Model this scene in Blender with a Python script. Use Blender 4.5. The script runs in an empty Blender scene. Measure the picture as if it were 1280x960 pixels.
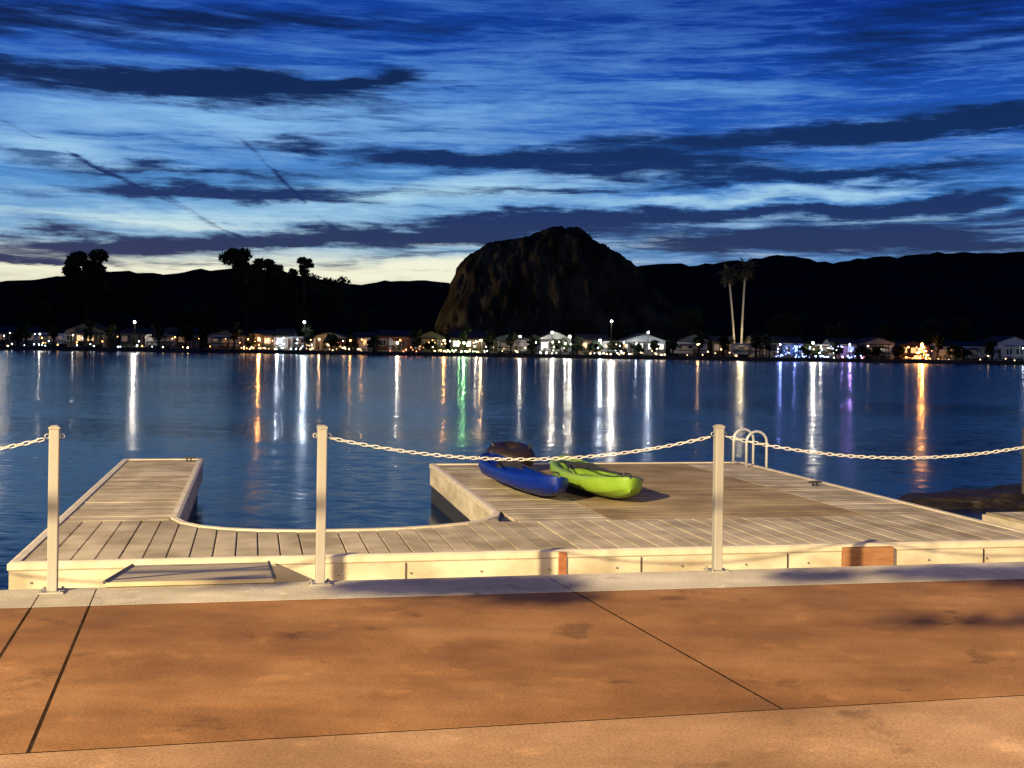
import bpy, bmesh, math, random
from mathutils import Vector, Matrix, noise
random.seed(7)
R = random.random
def U(a,b): return a+(b-a)*random.random()
scene = bpy.context.scene
scene.view_settings.view_transform='Standard'
try: scene.view_settings.look='None'
except: pass
scene.view_settings.exposure=0

def lin(c):
    return c/12.92 if c<=0.04045 else ((c+0.055)/1.055)**2.4
def S(r,g,b): return (lin(r/255),lin(g/255),lin(b/255),1)

# ------------------------------------------------------------------ materials
def newmat(name):
    m=bpy.data.materials.new(name); m.use_nodes=True
    nt=m.node_tree; b=nt.nodes['Principled BSDF']
    return m,nt,b
def mat(name,c1,c2=None,scale=4,rough=.6,metal=0,bump=0,bscale=30,stretch=(1,1,1),island=0,detail=5,contrast=(.3,.7),spec=.5):
    m,nt,b=newmat(name)
    b.inputs['Roughness'].default_value=rough
    b.inputs['Metallic'].default_value=metal
    b.inputs['Specular IOR Level'].default_value=spec
    c1=tuple(c1)[:3]+(1,); c2=tuple(c2 or c1)[:3]+(1,)
    tc=nt.nodes.new('ShaderNodeTexCoord'); mp=nt.nodes.new('ShaderNodeMapping')
    mp.inputs['Scale'].default_value=stretch
    nt.links.new(tc.outputs['Object'],mp.inputs['Vector'])
    n=nt.nodes.new('ShaderNodeTexNoise'); n.inputs['Scale'].default_value=scale; n.inputs['Detail'].default_value=detail
    nt.links.new(mp.outputs[0],n.inputs['Vector'])
    r=nt.nodes.new('ShaderNodeValToRGB')
    r.color_ramp.elements[0].position=contrast[0]; r.color_ramp.elements[1].position=contrast[1]
    r.color_ramp.elements[0].color=c1; r.color_ramp.elements[1].color=c2
    nt.links.new(n.outputs['Fac'],r.inputs[0])
    out=r.outputs[0]
    if island:
        g=nt.nodes.new('ShaderNodeNewGeometry')
        mr=nt.nodes.new('ShaderNodeMapRange'); mr.inputs['To Min'].default_value=1-island; mr.inputs['To Max'].default_value=1.0
        nt.links.new(g.outputs['Random Per Island'],mr.inputs['Value'])
        mx=nt.nodes.new('ShaderNodeVectorMath'); mx.operation='SCALE'
        nt.links.new(out,mx.inputs[0]); nt.links.new(mr.outputs[0],mx.inputs['Scale'])
        out=mx.outputs[0]
    nt.links.new(out,b.inputs['Base Color'])
    if bump:
        n2=nt.nodes.new('ShaderNodeTexNoise'); n2.inputs['Scale'].default_value=bscale; n2.inputs['Detail'].default_value=6
        nt.links.new(mp.outputs[0],n2.inputs['Vector'])
        bp=nt.nodes.new('ShaderNodeBump'); bp.inputs['Strength'].default_value=bump; bp.inputs['Distance'].default_value=.01
        nt.links.new(n2.outputs['Fac'],bp.inputs['Height']); nt.links.new(bp.outputs[0],b.inputs['Normal'])
    return m
def emat(name,col,st):
    m,nt,b=newmat(name)
    b.inputs['Base Color'].default_value=(.5,.5,.5,1)
    b.inputs['Emission Color'].default_value=tuple(col)[:3]+(1,)
    b.inputs['Emission Strength'].default_value=st
    return m

# ------------------------------------------------------------------ mesh builder
class MB:
    def __init__(s): s.v=[]; s.f=[]
    def quad(s,*p):
        i=len(s.v); s.v+= [tuple(q) for q in p]; s.f.append(tuple(range(i,i+len(p))))
    def prism(s,bot,top):
        n=len(bot); i=len(s.v); s.v+=[tuple(p) for p in bot]+[tuple(p) for p in top]
        s.f.append(tuple(i+k for k in range(n))[::-1]); s.f.append(tuple(i+n+k for k in range(n)))
        for k in range(n):
            k2=(k+1)%n; s.f.append((i+k,i+k2,i+n+k2,i+n+k))
    def box(s,x0,x1,y0,y1,z0,z1):
        s.prism([(x0,y0,z0),(x1,y0,z0),(x1,y1,z0),(x0,y1,z0)],[(x0,y0,z1),(x1,y0,z1),(x1,y1,z1),(x0,y1,z1)])
    def tube(s,pts,rad,n=8,cap=True):
        pts=[Vector(p) for p in pts]
        if not hasattr(rad,'__len__'): rad=[rad]*len(pts)
        i0=len(s.v); up=None
        for k,p in enumerate(pts):
            a=pts[max(k-1,0)]; b=pts[min(k+1,len(pts)-1)]
            d=(b-a).normalized()
            if up is None:
                up=Vector((0,0,1)) if abs(d.z)<.9 else Vector((1,0,0))
            x=d.cross(up).normalized(); y=x.cross(d).normalized(); up=y
            for j in range(n):
                t=2*math.pi*j/n
                s.v.append(tuple(p+x*(rad[k]*math.cos(t))+y*(rad[k]*math.sin(t))))
        for k in range(len(pts)-1):
            for j in range(n):
                j2=(j+1)%n
                s.f.append((i0+k*n+j,i0+k*n+j2,i0+(k+1)*n+j2,i0+(k+1)*n+j))
        if cap:
            s.f.append(tuple(i0+j for j in range(n))[::-1]); e=i0+(len(pts)-1)*n
            s.f.append(tuple(e+j for j in range(n)))
    def sphere(s,c,r,nu=8,nv=6,sz=1):
        i0=len(s.v)
        for a in range(nv+1):
            th=math.pi*a/nv
            for b in range(nu):
                ph=2*math.pi*b/nu
                s.v.append((c[0]+r*math.sin(th)*math.cos(ph),c[1]+r*math.sin(th)*math.sin(ph),c[2]+r*sz*math.cos(th)))
        for a in range(nv):
            for b in range(nu):
                b2=(b+1)%nu
                s.f.append((i0+a*nu+b,i0+(a+1)*nu+b,i0+(a+1)*nu+b2,i0+a*nu+b2))
    def torus(s,mtx,R1,r,n=12,m=6,st=0):
        i0=len(s.v)
        for a in range(n):
            t=2*math.pi*a/n
            cx=math.cos(t); cy=math.sin(t)
            c=Vector((cx*R1+(st if cx>0 else -st),cy*R1,0)); o=Vector((cx,cy,0))
            for b in range(m):
                q=2*math.pi*b/m
                s.v.append(tuple(mtx@(c+o*(r*math.cos(q))+Vector((0,0,r*math.sin(q))))))
        for a in range(n):
            a2=(a+1)%n
            for b in range(m):
                b2=(b+1)%m
                s.f.append((i0+a*m+b,i0+a2*m+b,i0+a2*m+b2,i0+a*m+b2))
    def obj(s,name,material,parent=None,smooth=False,bevel=0,seg=2,fix=False):
        me=bpy.data.meshes.new(name); me.from_pydata(s.v,[],s.f); me.update()
        if fix:
            bm=bmesh.new(); bm.from_mesh(me); bmesh.ops.remove_doubles(bm,verts=bm.verts,dist=1e-5); bmesh.ops.recalc_face_normals(bm,faces=bm.faces); bm.to_mesh(me); bm.free()
        o=bpy.data.objects.new(name,me); scene.collection.objects.link(o)
        me.materials.append(material)
        if smooth:
            for p in me.polygons: p.use_smooth=True
        if bevel:
            b=o.modifiers.new('bevel','BEVEL'); b.width=bevel; b.segments=seg; b.limit_method='ANGLE'
        if parent: o.parent=parent
        return o
def empty(name,loc=(0,0,0),rz=0):
    e=bpy.data.objects.new(name,None); e.location=loc; e.rotation_euler=(0,0,rz); e.empty_display_size=.3
    scene.collection.objects.link(e); return e
def point(name,loc,col,power,rad=.15,parent=None):
    l=bpy.data.lights.new(name,'POINT'); l.energy=power; l.color=col[:3]; l.shadow_soft_size=rad
    o=bpy.data.objects.new(name,l); o.location=loc; scene.collection.objects.link(o)
    if parent: o.parent=parent
    return o

# ------------------------------------------------------------------ camera
cam=bpy.data.cameras.new('camera'); co=bpy.data.objects.new('camera',cam); scene.collection.objects.link(co)
co.location=(0,0,1.6); co.rotation_euler=(math.radians(90),-0.0148,0)
cam.sensor_width=36; cam.lens=36*1500/1280; cam.shift_y=-0.0375; cam.clip_end=6000; cam.clip_start=.05
scene.camera=co

# ------------------------------------------------------------------ sky
world=bpy.data.worlds.new('World'); scene.world=world; world.use_nodes=True
try: world.cycles.sampling_method='NONE'
except Exception as ex: print(ex)
nt=world.node_tree; nt.nodes.clear()
N=nt.nodes.new; L=nt.links.new
def M(op,a,b=None,c=None,clamp=False):
    n=N('ShaderNodeMath'); n.operation=op; n.use_clamp=clamp
    for i,x in enumerate((a,b,c)):
        if x is None: continue
        if isinstance(x,(int,float)): n.inputs[i].default_value=x
        else: L(x,n.inputs[i])
    return n.outputs[0]
tc=N('ShaderNodeTexCoord'); sp=N('ShaderNodeSeparateXYZ'); L(tc.outputs['Generated'],sp.inputs[0])
az=M('ARCTAN2',sp.outputs[0],sp.outputs[1]); el=M('ARCSINE',sp.outputs[2])
cb=N('ShaderNodeCombineXYZ'); L(az,cb.inputs[0]); L(el,cb.inputs[1])
def noise2(vec,scale,detail,rough=.55,dist=0,loc=(0,0,0)):
    mp=N('ShaderNodeMapping'); mp.inputs['Scale'].default_value=scale; mp.inputs['Location'].default_value=loc; L(vec,mp.inputs[0])
    n=N('ShaderNodeTexNoise'); n.inputs['Scale'].default_value=1; n.inputs['Detail'].default_value=detail
    n.inputs['Roughness'].default_value=rough; n.inputs['Distortion'].default_value=dist
    L(mp.outputs[0],n.inputs['Vector']); return n
w=noise2(cb.outputs[0],(8,34,1),6,.64)
def warp(ax,ay):
    w1=N('ShaderNodeVectorMath'); w1.operation='SUBTRACT'; L(w.outputs['Color'],w1.inputs[0]); w1.inputs[1].default_value=(.5,.5,.5)
    w2=N('ShaderNodeVectorMath'); w2.operation='MULTIPLY'; L(w1.outputs[0],w2.inputs[0]); w2.inputs[1].default_value=(ax,ay,0)
    w3=N('ShaderNodeVectorMath'); w3.operation='ADD'; L(w2.outputs[0],w3.inputs[0]); L(cb.outputs[0],w3.inputs[1]); return w3.outputs[0]
warped=warp(.28,.044); slight=warp(.02,.012)
def bearing(px,py):
    x=px+(py-432)*.0148; y=py-(px-640)*.0148
    return math.atan((x-640)/1500), math.atan((432-y)/math.hypot(1500,x-640))
def streak(px,py,hw,hh,slope,amp,vec=None):
    a,e=bearing(px,py)
    mp=N('ShaderNodeMapping'); mp.vector_type='TEXTURE'; mp.inputs['Location'].default_value=(a,e,0)
    mp.inputs['Rotation'].default_value=(0,0,math.radians(slope)); mp.inputs['Scale'].default_value=(hw/1500,hh/1500,1)
    L(vec or warped,mp.inputs[0])
    d=N('ShaderNodeVectorMath'); d.operation='DOT_PRODUCT'; L(mp.outputs[0],d.inputs[0]); L(mp.outputs[0],d.inputs[1])
    return M('MULTIPLY',M('EXPONENT',M('MULTIPLY',d.outputs['Value'],-1)),amp)
def total(lst):
    t=None
    for x in lst:
        s=streak(*x); t=s if t is None else M('ADD',t,s)
    return t
dark=total([(170,104,290,18,0,1.4),(440,100,130,11,2,1.1),(60,22,260,22,0,.8),(365,180,100,9,2,.85),(290,240,250,10,2,1.15),(190,210,180,7,0,.9),
 (250,302,360,13,3,1.3),(700,278,340,11,3,1.15),(1050,290,300,16,2,1.15),(1010,170,300,14,3,1.15),(1200,150,150,14,0,.7),(800,210,240,14,-1,1.2),
 (1090,216,160,8,2,.9),(1180,310,200,13,0,1.1),(1180,50,260,50,0,.5),(560,198,120,8,4,.7),(70,322,170,7,0,1.0),(1230,245,110,9,3,.8),
 (560,318,180,5,3,.5),(400,30,200,16,4,.5),(700,240,160,6,3,.7),(1000,260,200,6,2,.7)])
lite=total([(330,150,330,28,2,1.1),(180,270,250,8,2,1.15),(960,243,260,8,3,1.25),(560,240,170,18,4,1.1),(850,300,70,5,0,1.2),(520,300,120,5,2,.7),(250,338,420,11,1,1.1),(500,338,180,14,0,1.1),(1100,268,160,5,2,.9),(60,185,120,16,0,.9),(640,70,260,40,8,.4),(900,105,260,12,5,.35)])
con=total([(120,208,190,2.4,-24,.45,slight),(350,222,90,2.2,-42,.36,slight),(250,268,60,2,-26,.4,slight)])
n1=noise2(warp(.05,.012),(4.5,56,1),9,.66,.4)
n2=noise2(cb.outputs[0],(15,190,1),7,.68,.6,(3,1,0))
n3=noise2(cb.outputs[0],(2.6,17,1),3,.5,.3,(7,3,0))
tex=M('ADD',M('ADD',M('MULTIPLY',M('SUBTRACT',n1.outputs['Fac'],.5),3.2),M('MULTIPLY',M('SUBTRACT',n2.outputs['Fac'],.5),2.2)),M('MULTIPLY',M('SUBTRACT',n3.outputs['Fac'],.5),.7))
def ramp(fac,stops):
    r=N('ShaderNodeValToRGB'); e=r.color_ramp.elements
    e[0].position=stops[0][0]; e[0].color=stops[0][1]; e[1].position=stops[-1][0]; e[1].color=stops[-1][1]
    for p,c in stops[1:-1]:
        q=e.new(p); q.color=c
    L(fac,r.inputs[0]); return r.outputs[0]
f=M('DIVIDE',el,.29,clamp=True)
left=ramp(f,[(0,S(225,212,170)),(.2,S(225,228,205)),(.27,S(140,184,216)),(.42,S(88,150,212)),(.62,S(54,114,200)),(.82,S(24,78,176)),(1,S(14,58,152))])
right=ramp(f,[(0,S(90,130,175)),(.22,S(92,142,195)),(.3,S(80,138,206)),(.42,S(72,136,212)),(.55,S(42,100,190)),(.75,S(24,78,180)),(1,S(9,46,140))])
def mix(fac,a,b):
    m=N('ShaderNodeMix'); m.data_type='RGBA'; L(fac,m.inputs['Factor']); L(a,m.inputs['A']); L(b,m.inputs['B']); return m.outputs['Result']
azm=N('ShaderNodeMapRange'); azm.interpolation_type='SMOOTHSTEP'; azm.inputs['From Min'].default_value=-.12; azm.inputs['From Max'].default_value=.2; L(az,azm.inputs['Value'])
base=mix(azm.outputs[0],left,right)
wisp=ramp(f,[(0,S(250,240,200)),(.24,S(245,246,222)),(.36,S(180,222,240)),(.7,S(118,176,232)),(1,S(62,122,208))])
cloud=ramp(f,[(0,S(62,70,100)),(.25,S(46,60,98)),(.45,S(22,52,104)),(.7,S(15,42,88)),(1,S(8,32,80))])
lf=M('ADD',M('MULTIPLY',lite,.72),M('MULTIPLY',tex,.58),clamp=True)
sky1=mix(lf,base,wisp)
df=N('ShaderNodeMapRange'); df.interpolation_type='SMOOTHSTEP'; df.inputs['From Min'].default_value=.04; df.inputs['From Max'].default_value=.98
dens=M('ADD',M('ADD',M('MULTIPLY',dark,.95),con),M('MULTIPLY',tex,-.66))
L(dens,df.inputs['Value'])
sky2=mix(df.outputs[0],sky1,cloud)
ns=N('ShaderNodeTexSky'); ns.sky_type='NISHITA'; ns.sun_disc=False; ns.sun_elevation=math.radians(0.5); ns.sun_rotation=math.radians(-25)
b1=N('ShaderNodeBackground'); L(sky2,b1.inputs[0]); b1.inputs[1].default_value=.97
b2=N('ShaderNodeBackground'); L(ns.outputs[0],b2.inputs[0]); b2.inputs[1].default_value=.001
ad=N('ShaderNodeAddShader'); L(b1.outputs[0],ad.inputs[0]); L(b2.outputs[0],ad.inputs[1])
ow=N('ShaderNodeOutputWorld'); L(ad.outputs[0],ow.inputs[0])

sl=bpy.data.lights.new('sun','SUN'); sl.energy=.02; sl.angle=math.radians(5); sl.color=(1,.8,.6)
so=bpy.data.objects.new('sun',sl); scene.collection.objects.link(so); so.rotation_euler=(math.radians(88),0,math.radians(180+25))

# ------------------------------------------------------------------ water
m,wn,b=newmat('lake_water')
b.inputs['Base Color'].default_value=(.0006,.010,.036,1); b.inputs['Roughness'].default_value=.17; b.inputs['IOR'].default_value=1.33
b.inputs['Specular IOR Level'].default_value=.22
b.inputs['Specular Tint'].default_value=(.44,.72,1,1)
g=wn.nodes.new('ShaderNodeNewGeometry')
def wnoise(sc,amp,mapscale,det=3):
    mp=wn.nodes.new('ShaderNodeMapping'); mp.inputs['Scale'].default_value=mapscale; wn.links.new(g.outputs['Position'],mp.inputs[0])
    n=wn.nodes.new('ShaderNodeTexNoise'); n.inputs['Scale'].default_value=sc; n.inputs['Detail'].default_value=det; wn.links.new(mp.outputs[0],n.inputs['Vector'])
    s=wn.nodes.new('ShaderNodeVectorMath'); s.operation='SUBTRACT'; wn.links.new(n.outputs['Color'],s.inputs[0]); s.inputs[1].default_value=(.5,.5,.5)
    q=wn.nodes.new('ShaderNodeVectorMath'); q.operation='MULTIPLY'; wn.links.new(s.outputs[0],q.inputs[0]); q.inputs[1].default_value=(amp*.4,amp*1.3,0)
    return q.outputs[0]
def vadd(x,y):
    q=wn.nodes.new('ShaderNodeVectorMath'); q.operation='ADD'; wn.links.new(x,q.inputs[0])
    if isinstance(y,tuple): q.inputs[1].default_value=y
    else: wn.links.new(y,q.inputs[1])
    return q.outputs[0]
s_=vadd(vadd(wnoise(.8,.05,(.8,2,1)),wnoise(5,.13,(.7,2,1),2)),wnoise(.06,.05,(.5,1.6,1),2))
a3=wn.nodes.new('ShaderNodeVectorMath'); a3.operation='NORMALIZE'; wn.links.new(vadd(s_,(0,-.002,1)),a3.inputs[0]); wn.links.new(a3.outputs[0],b.inputs['Normal'])
mb=MB(); mb.quad((-1500,-40,-.75),(1500,-40,-.75),(1500,1500,-.75),(-1500,1500,-.75)); mb.obj('water',m)

# ------------------------------------------------------------------ near ground + patio
soil=mat('packed_soil',(.06,.045,.03),(.1,.08,.055),3,.95)
def edge(x): return 8.34+.222*x
mb=MB()
P=[(60,edge(60)),(-60,edge(-60)),(-60,-60),(60,-60)]
mb.prism([(x,y-.02,-1.6) for x,y in P],[(x,y-.02,-.05) for x,y in P]); mb.obj('near_ground',soil,fix=True)

def concrete(name,c1,c2,c3,stain):
    m,n,b=newmat(name); b.inputs['Roughness'].default_value=.8; b.inputs['Specular IOR Level'].default_value=.2
    k=n.nodes.new; l=n.links.new
    tc=k('ShaderNodeTexCoord')
    def nz(sc,de,st=(1,1,1),loc=(0,0,0)):
        mp=k('ShaderNodeMapping'); mp.inputs['Scale'].default_value=st; mp.inputs['Location'].default_value=loc; l(tc.outputs['Object'],mp.inputs[0])
        q=k('ShaderNodeTexNoise'); q.inputs['Scale'].default_value=sc; q.inputs['Detail'].default_value=de; q.inputs['Roughness'].default_value=.62; l(mp.outputs[0],q.inputs['Vector']); return q.outputs['Fac']
    r=k('ShaderNodeValToRGB'); e=r.color_ramp.elements; e[0].position=.38;e[0].color=c1;e[1].position=.62;e[1].color=c3; q=e.new(.5); q.color=c2
    l(nz(.7,10),r.inputs[0])
    def mul(col,fac,lo,hi,a,bq):
        mr=k('ShaderNodeMapRange'); mr.inputs['From Min'].default_value=lo; mr.inputs['From Max'].default_value=hi; mr.inputs['To Min'].default_value=a; mr.inputs['To Max'].default_value=bq; l(fac,mr.inputs['Value'])
        v=k('ShaderNodeVectorMath'); v.operation='SCALE'; l(col,v.inputs[0]); l(mr.outputs[0],v.inputs['Scale']); return v.outputs[0]
    c=mul(r.outputs[0],nz(70,6),.3,.7,.66,1.25)
    c=mul(c,nz(1.9,8,(1,1,1),(4,2,0)),.33,.40,1-stain,1)
    c=mul(c,nz(3.1,8,(1,1,1),(9,5,0)),.58,.66,1,1.28)
    c=mul(c,nz(1.3,7,(.5,1.6,1),(1,7,0)),.35,.65,.80,1.16)
    c=mul(c,nz(11,3,(1,1,1),(2,8,0)),.25,.29,.55,1)
    l(c,b.inputs['Base Color'])
    bp=k('ShaderNodeBump'); bp.inputs['Strength'].default_value=.6; bp.inputs['Distance'].default_value=.004; l(nz(140,5),bp.inputs['Height']); l(bp.outputs[0],b.inputs['Normal'])
    return m
terra=concrete('stained_concrete',(.175,.080,.027,1),(.25,.118,.040,1),(.32,.162,.062,1),.42)
apron=concrete('apron_concrete',(.26,.145,.066,1),(.33,.19,.092,1),(.40,.245,.13,1),.35)
grey=concrete('edge_concrete',(.37,.325,.24,1),(.48,.425,.31,1),(.60,.54,.41,1),.42)
rows=[lambda x:edge(x), lambda x:7.74+.212*x, lambda x:5.06+.23*x, lambda x:.9+.23*x, lambda x:-4+.23*x, lambda x:-9+.23*x]
cols=[(-8.6,7.0,.27),(-5.7,7.1,.27),(-2.94,7.53,.26),(-2.63,7.65,.26),(.226,8.466,.321),(3.40,9.07,.31),(6.6,9.7,.3),(9.8,10.4,.3)]
def inter(rf,c):
    x=c[0]
    for _ in range(30):
        y=rf(x); x=c[0]-c[2]*(y-c[1])
    return Vector((x,rf(x)))
def slabs(mb,ri,ctab,gap=.0085,th=.11,z=0):
    for a,bc in zip(ctab[:-1],ctab[1:]):
        p=[inter(rows[ri+1],a),inter(rows[ri+1],bc),inter(rows[ri],bc),inter(rows[ri],a)]
        q=[]
        for i in range(4):
            e1=(p[i]-p[i-1]).normalized(); e2=(p[(i+1)%4]-p[i]).normalized()
            q.append(p[i]+(e2-e1)*gap/max(.2,abs(e1.x*e2.y-e1.y*e2.x)))
        mb.prism([(v.x,v.y,z-th) for v in q],[(v.x,v.y,z) for v in q])
pat=empty('patio')
mb=MB(); slabs(mb,0,cols,.004); mb.obj('edge_strip',grey,pat)
mb=MB(); slabs(mb,1,cols); mb.obj('coloured_slabs',terra,pat)
wide=[cols[0],(-6,4,.27),(2.9,5.6,.27),(12,7,.27)]
mb=MB(); slabs(mb,2,wide); slabs(mb,3,wide); slabs(mb,4,wide); mb.obj('apron_slabs',apron,pat)
mb=MB(); mb.quad((-20,-9,-.0012),(20,-9,-.0012),(20,edge(20)-.03,-.0012),(-20,edge(-20)-.03,-.0012)); mb.obj('groove_shade_sheet',mat('groove_shade_sheet',(.02,.012,.008),(.05,.03,.018),6,.9,spec=.0),pat)  # dark sheet stands in for the shade inside the slab grooves

# ------------------------------------------------------------------ chain fence
postm=mat('galvanised_post',(.25,.235,.20),(.36,.34,.30),6,.5,.2,.1,80,(1,1,.2))
chainm=mat('white_chain',(.5,.48,.43),(.62,.6,.55),20,.5,.1)
bolt=mat('bolt_steel',(.25,.24,.22),(.4,.38,.35),30,.4,.8)
posts=[(-5.6,7.02),(-2.88,7.58),(-1.25,7.96),(1.497,8.63),(4.35,9.17)]
fth=math.atan(.225)
def fpost(x,y):
    e=empty('chain_fence_post',(x,y,0),fth)
    mb=MB(); mb.box(-.031,.031,-.031,.031,.01,1.03); mb.obj('shaft',postm,e,bevel=.006)
    mb=MB(); mb.box(-.035,.035,-.035,.035,1.03,1.045); mb.prism([(-.03,-.03,1.045),(.03,-.03,1.045),(.03,.03,1.045),(-.03,.03,1.045)],[(-.018,-.018,1.055),(.018,-.018,1.055),(.018,.018,1.055),(-.018,.018,1.055)]); mb.obj('cap',postm,e,bevel=.003)
    mb=MB(); mb.box(-.075,.075,-.075,.075,.001,.011); mb.obj('base_plate',postm,e,bevel=.002)
    mb=MB()
    for a in(-.055,.055):
        for c in(-.055,.055): mb.tube([(a,c,.011),(a,c,.024)],.009,6)
    mb.obj('anchor_bolts',bolt,e)
    mb=MB()
    for sx in(-1,1):
        mb.torus(Matrix.Translation((sx*.045,0,.985))@Matrix.Rotation(math.pi/2,4,'X'),.014,.004,12,6)
    mb.obj('eyelets',bolt,e,smooth=True)
for p in posts: fpost(*p)
def fchain(a,b,sag):
    mb=MB(); A=Vector((a[0],a[1],.97)); B=Vector((b[0],b[1],.97)); d=(B-A); d.normalize(); A=A+d*.05; B=B-d*.05
    n=400; pts=[]
    for i in range(n+1):
        t=i/n; p=A.lerp(B,t); p.z-=sag*4*t*(1-t); pts.append(p)
    pitch=.042; acc=0; k=0; nxt=pitch/2
    for i in range(n):
        s=(pts[i+1]-pts[i]).length
        while acc+s>=nxt:
            p=pts[i].lerp(pts[i+1],(nxt-acc)/s); dr=(pts[i+1]-pts[i]).normalized()
            rot=dr.to_track_quat('X','Z').to_matrix().to_4x4()
            mt=Matrix.Translation(p)@rot@Matrix.Rotation((math.pi/2 if k%2 else 0)+.35+U(-.15,.15),4,'X')
            mb.torus(mt,.0105,.0036,12,6,st=.014); k+=1; nxt+=pitch
        acc+=s
    mb.obj('fence_chain',chainm,smooth=True)
fchain(posts[0],posts[1],.17)
fchain(posts[2],posts[3],.155); fchain(posts[3],posts[4],.16)

# ------------------------------------------------------------------ floating dock
plank=mat('composite_plank',(.33,.27,.17),(.55,.47,.32),2.4,.75,0,.5,60,(1,1,1),island=.28,spec=.12,detail=9,contrast=(.36,.64))
plank2=mat('deck_board',(.23,.165,.085),(.38,.29,.16),1.6,.8,0,.5,70,(1,1,1),island=.22,spec=.12,detail=9,contrast=(.36,.64))
rim=mat('dock_rub_rail',(.48,.42,.30),(.64,.57,.43),5,.65,0,.2,40,spec=.2,detail=8)
fasc=mat('dock_fascia',(.38,.32,.22),(.60,.53,.39),1.6,.7,0,.3,40,(1,1,2),spec=.2,detail=9,contrast=(.36,.6))
blk=mat('black_float',(.012,.012,.013),(.03,.03,.03),8,.6)
shadow_brown=mat('shadow_strip_brown',(.22,.07,.025),(.34,.13,.05),20,.8)
brown=mat('block_brown',(.22,.09,.035),(.32,.15,.06),6,.8,stretch=(1,8,8))
dth=math.atan(.216)
dock=empty('floating_dock',(0,10.40,0),dth)
ZD=-.2
cur=[(.35,2.5),(.27,2.22),(.12,1.98),(-.1,1.79),(-.4,1.64),(-.75,1.54),(-1.2,1.49),(-1.7,1.5),(-2.1,1.58),(-2.4,1.7),(-2.62,1.87),(-2.79,2.1),(-2.9,2.45)]
outline=[(-4.08,0),(5.45,0),(5.45,7.7),(.42,7.7)]+cur+[(-2.9,8.7),(-4.08,8.7)]
def inset(poly,d):
    out=[]; n=len(poly)
    for i in range(n):
        a=Vector(poly[i-1]);b_=Vector(poly[i]);c=Vector(poly[(i+1)%n])
        e1=(b_-a).normalized(); e2=(c-b_).normalized()
        n1_=Vector((-e1.y,e1.x)); n2_=Vector((-e2.y,e2.x)); mm=(n1_+n2_); mm=mm/max(.2,mm.dot(n1_))
        out.append(b_+mm*d)
    return out
o0=[Vector(p) for p in outline]; oi=inset(outline,.085); of=inset(outline,.012); om=inset(outline,.03)
mb=MB(); n=len(outline)
for i in range(n):
    j=(i+1)%n
    ring=lambda k:[(of[k].x,of[k].y,ZD-.06),(o0[k].x,o0[k].y,ZD-.045),(o0[k].x,o0[k].y,ZD+.002),(om[k].x,om[k].y,ZD+.014),(oi[k].x,oi[k].y,ZD+.012),(oi[k].x,oi[k].y,ZD-.04)]
    a=ring(i); c=ring(j)
    for k in range(5): mb.quad(a[k],c[k],c[k+1],a[k+1])
mb.obj('rub_rail',rim,dock,fix=True)
mb=MB(); mb.prism([(p.x,p.y,ZD-.30) for p in of],[(p.x,p.y,ZD-.05) for p in of]); mb.obj('fascia',fasc,dock)
mb=MB(); mb.box(-4.0,-2.98,.1,8.6,-1.0,ZD-.301); mb.box(-2.979,.44,.1,1.35,-1.0,ZD-.301); mb.box(.441,5.36,.1,7.6,-1.0,ZD-.301); mb.obj('floats',blk,dock)
def tb(s):
    if s<=-2.9 : return 2.42
    if s>=.35: return 1.92
    for (s1,t1),(s0,t0) in zip(cur[:-1],cur[1:]):
        if s0<=s<=s1: return t0+(t1-t0)*(s-s0)/(s1-s0)
    return 1.9
mb=MB(); s=-3.99; pw=.187
while s<5.36:
    a=s; c=min(s+pw-.013,5.36)
    ta=tb(a)-.09; tb2=tb(c)-.09
    if -2.95<a<.4 or -2.95<c<.3:
        ta-=.02; tb2-=.02
    if a<-2.9<c: tb2=ta
    if a<.35<c: tb2=1.83; ta=1.83
    z=ZD+U(-.002,.002)
    mb.prism([(a,.088,z-.03),(c,.088,z-.03),(c,tb2,z-.03),(a,ta,z-.03)],[(a,.088,z),(c,.088,z),(c,tb2,z),(a,ta,z)]); s+=pw
mb.obj('walkway_planks',plank,dock,bevel=.004)
mb=MB(); t=2.345
while t<8.6:
    z=ZD+U(-.002,.002); mb.box(-3.992,-2.988,t,min(t+.133,8.61),z-.03,z); t+=.14
t=1.84
while t<7.6:
    z=ZD+U(-.002,.002)
    mb.box(.47,1.48,t,min(t+.176,7.612),z-.03,z); mb.box(4.42,5.362,t,min(t+.176,7.612),z-.03,z)
    t+=.187
mb.obj('side_planks',plank,dock,bevel=.004)
mb=MB(); t=1.84
while t<7.6:
    z=ZD+U(-.001,.001); mb.box(1.49,4.41,t,min(t+.09,7.612),z-.03,z); t+=.096
mb.obj('centre_deck',plank2,dock,bevel=.003)
mb=MB(); mb.prism([(p.x,p.y,ZD-.045) for p in oi],[(p.x,p.y,ZD-.028) for p in oi]); mb.obj('sub_deck',blk,dock)
mb=MB()
s=-3.9
while s<5.4:
    mb.sphere((s,.006,ZD-.15),.011,6,4); mb.sphere((s+.2,.006,ZD-.22),.009,6,4); s+=.61
mb.obj('fascia_bolts',bolt,dock)
mb=MB(); mb.box(.445,.515,-.012,.011,ZD-.28,ZD+.0); mb.obj('post_shadow_strip',shadow_brown,dock,bevel=.003)  # rust-brown strip standing in for a fence post's shadow on the fascia
mb=MB(); mb.box(3.14,3.64,-.05,.011,ZD-.27,ZD-.012); mb.obj('brown_block',brown,dock,bevel=.006)  # reddish-brown block on the front fascia
mb=MB()
for s_ in(-2.98,-.9,1.2,2.6,4.6): mb.box(s_,s_+.007,-.002,.011,ZD-.28,ZD-.06)
mb.obj('fascia_seams',blk,dock)
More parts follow.
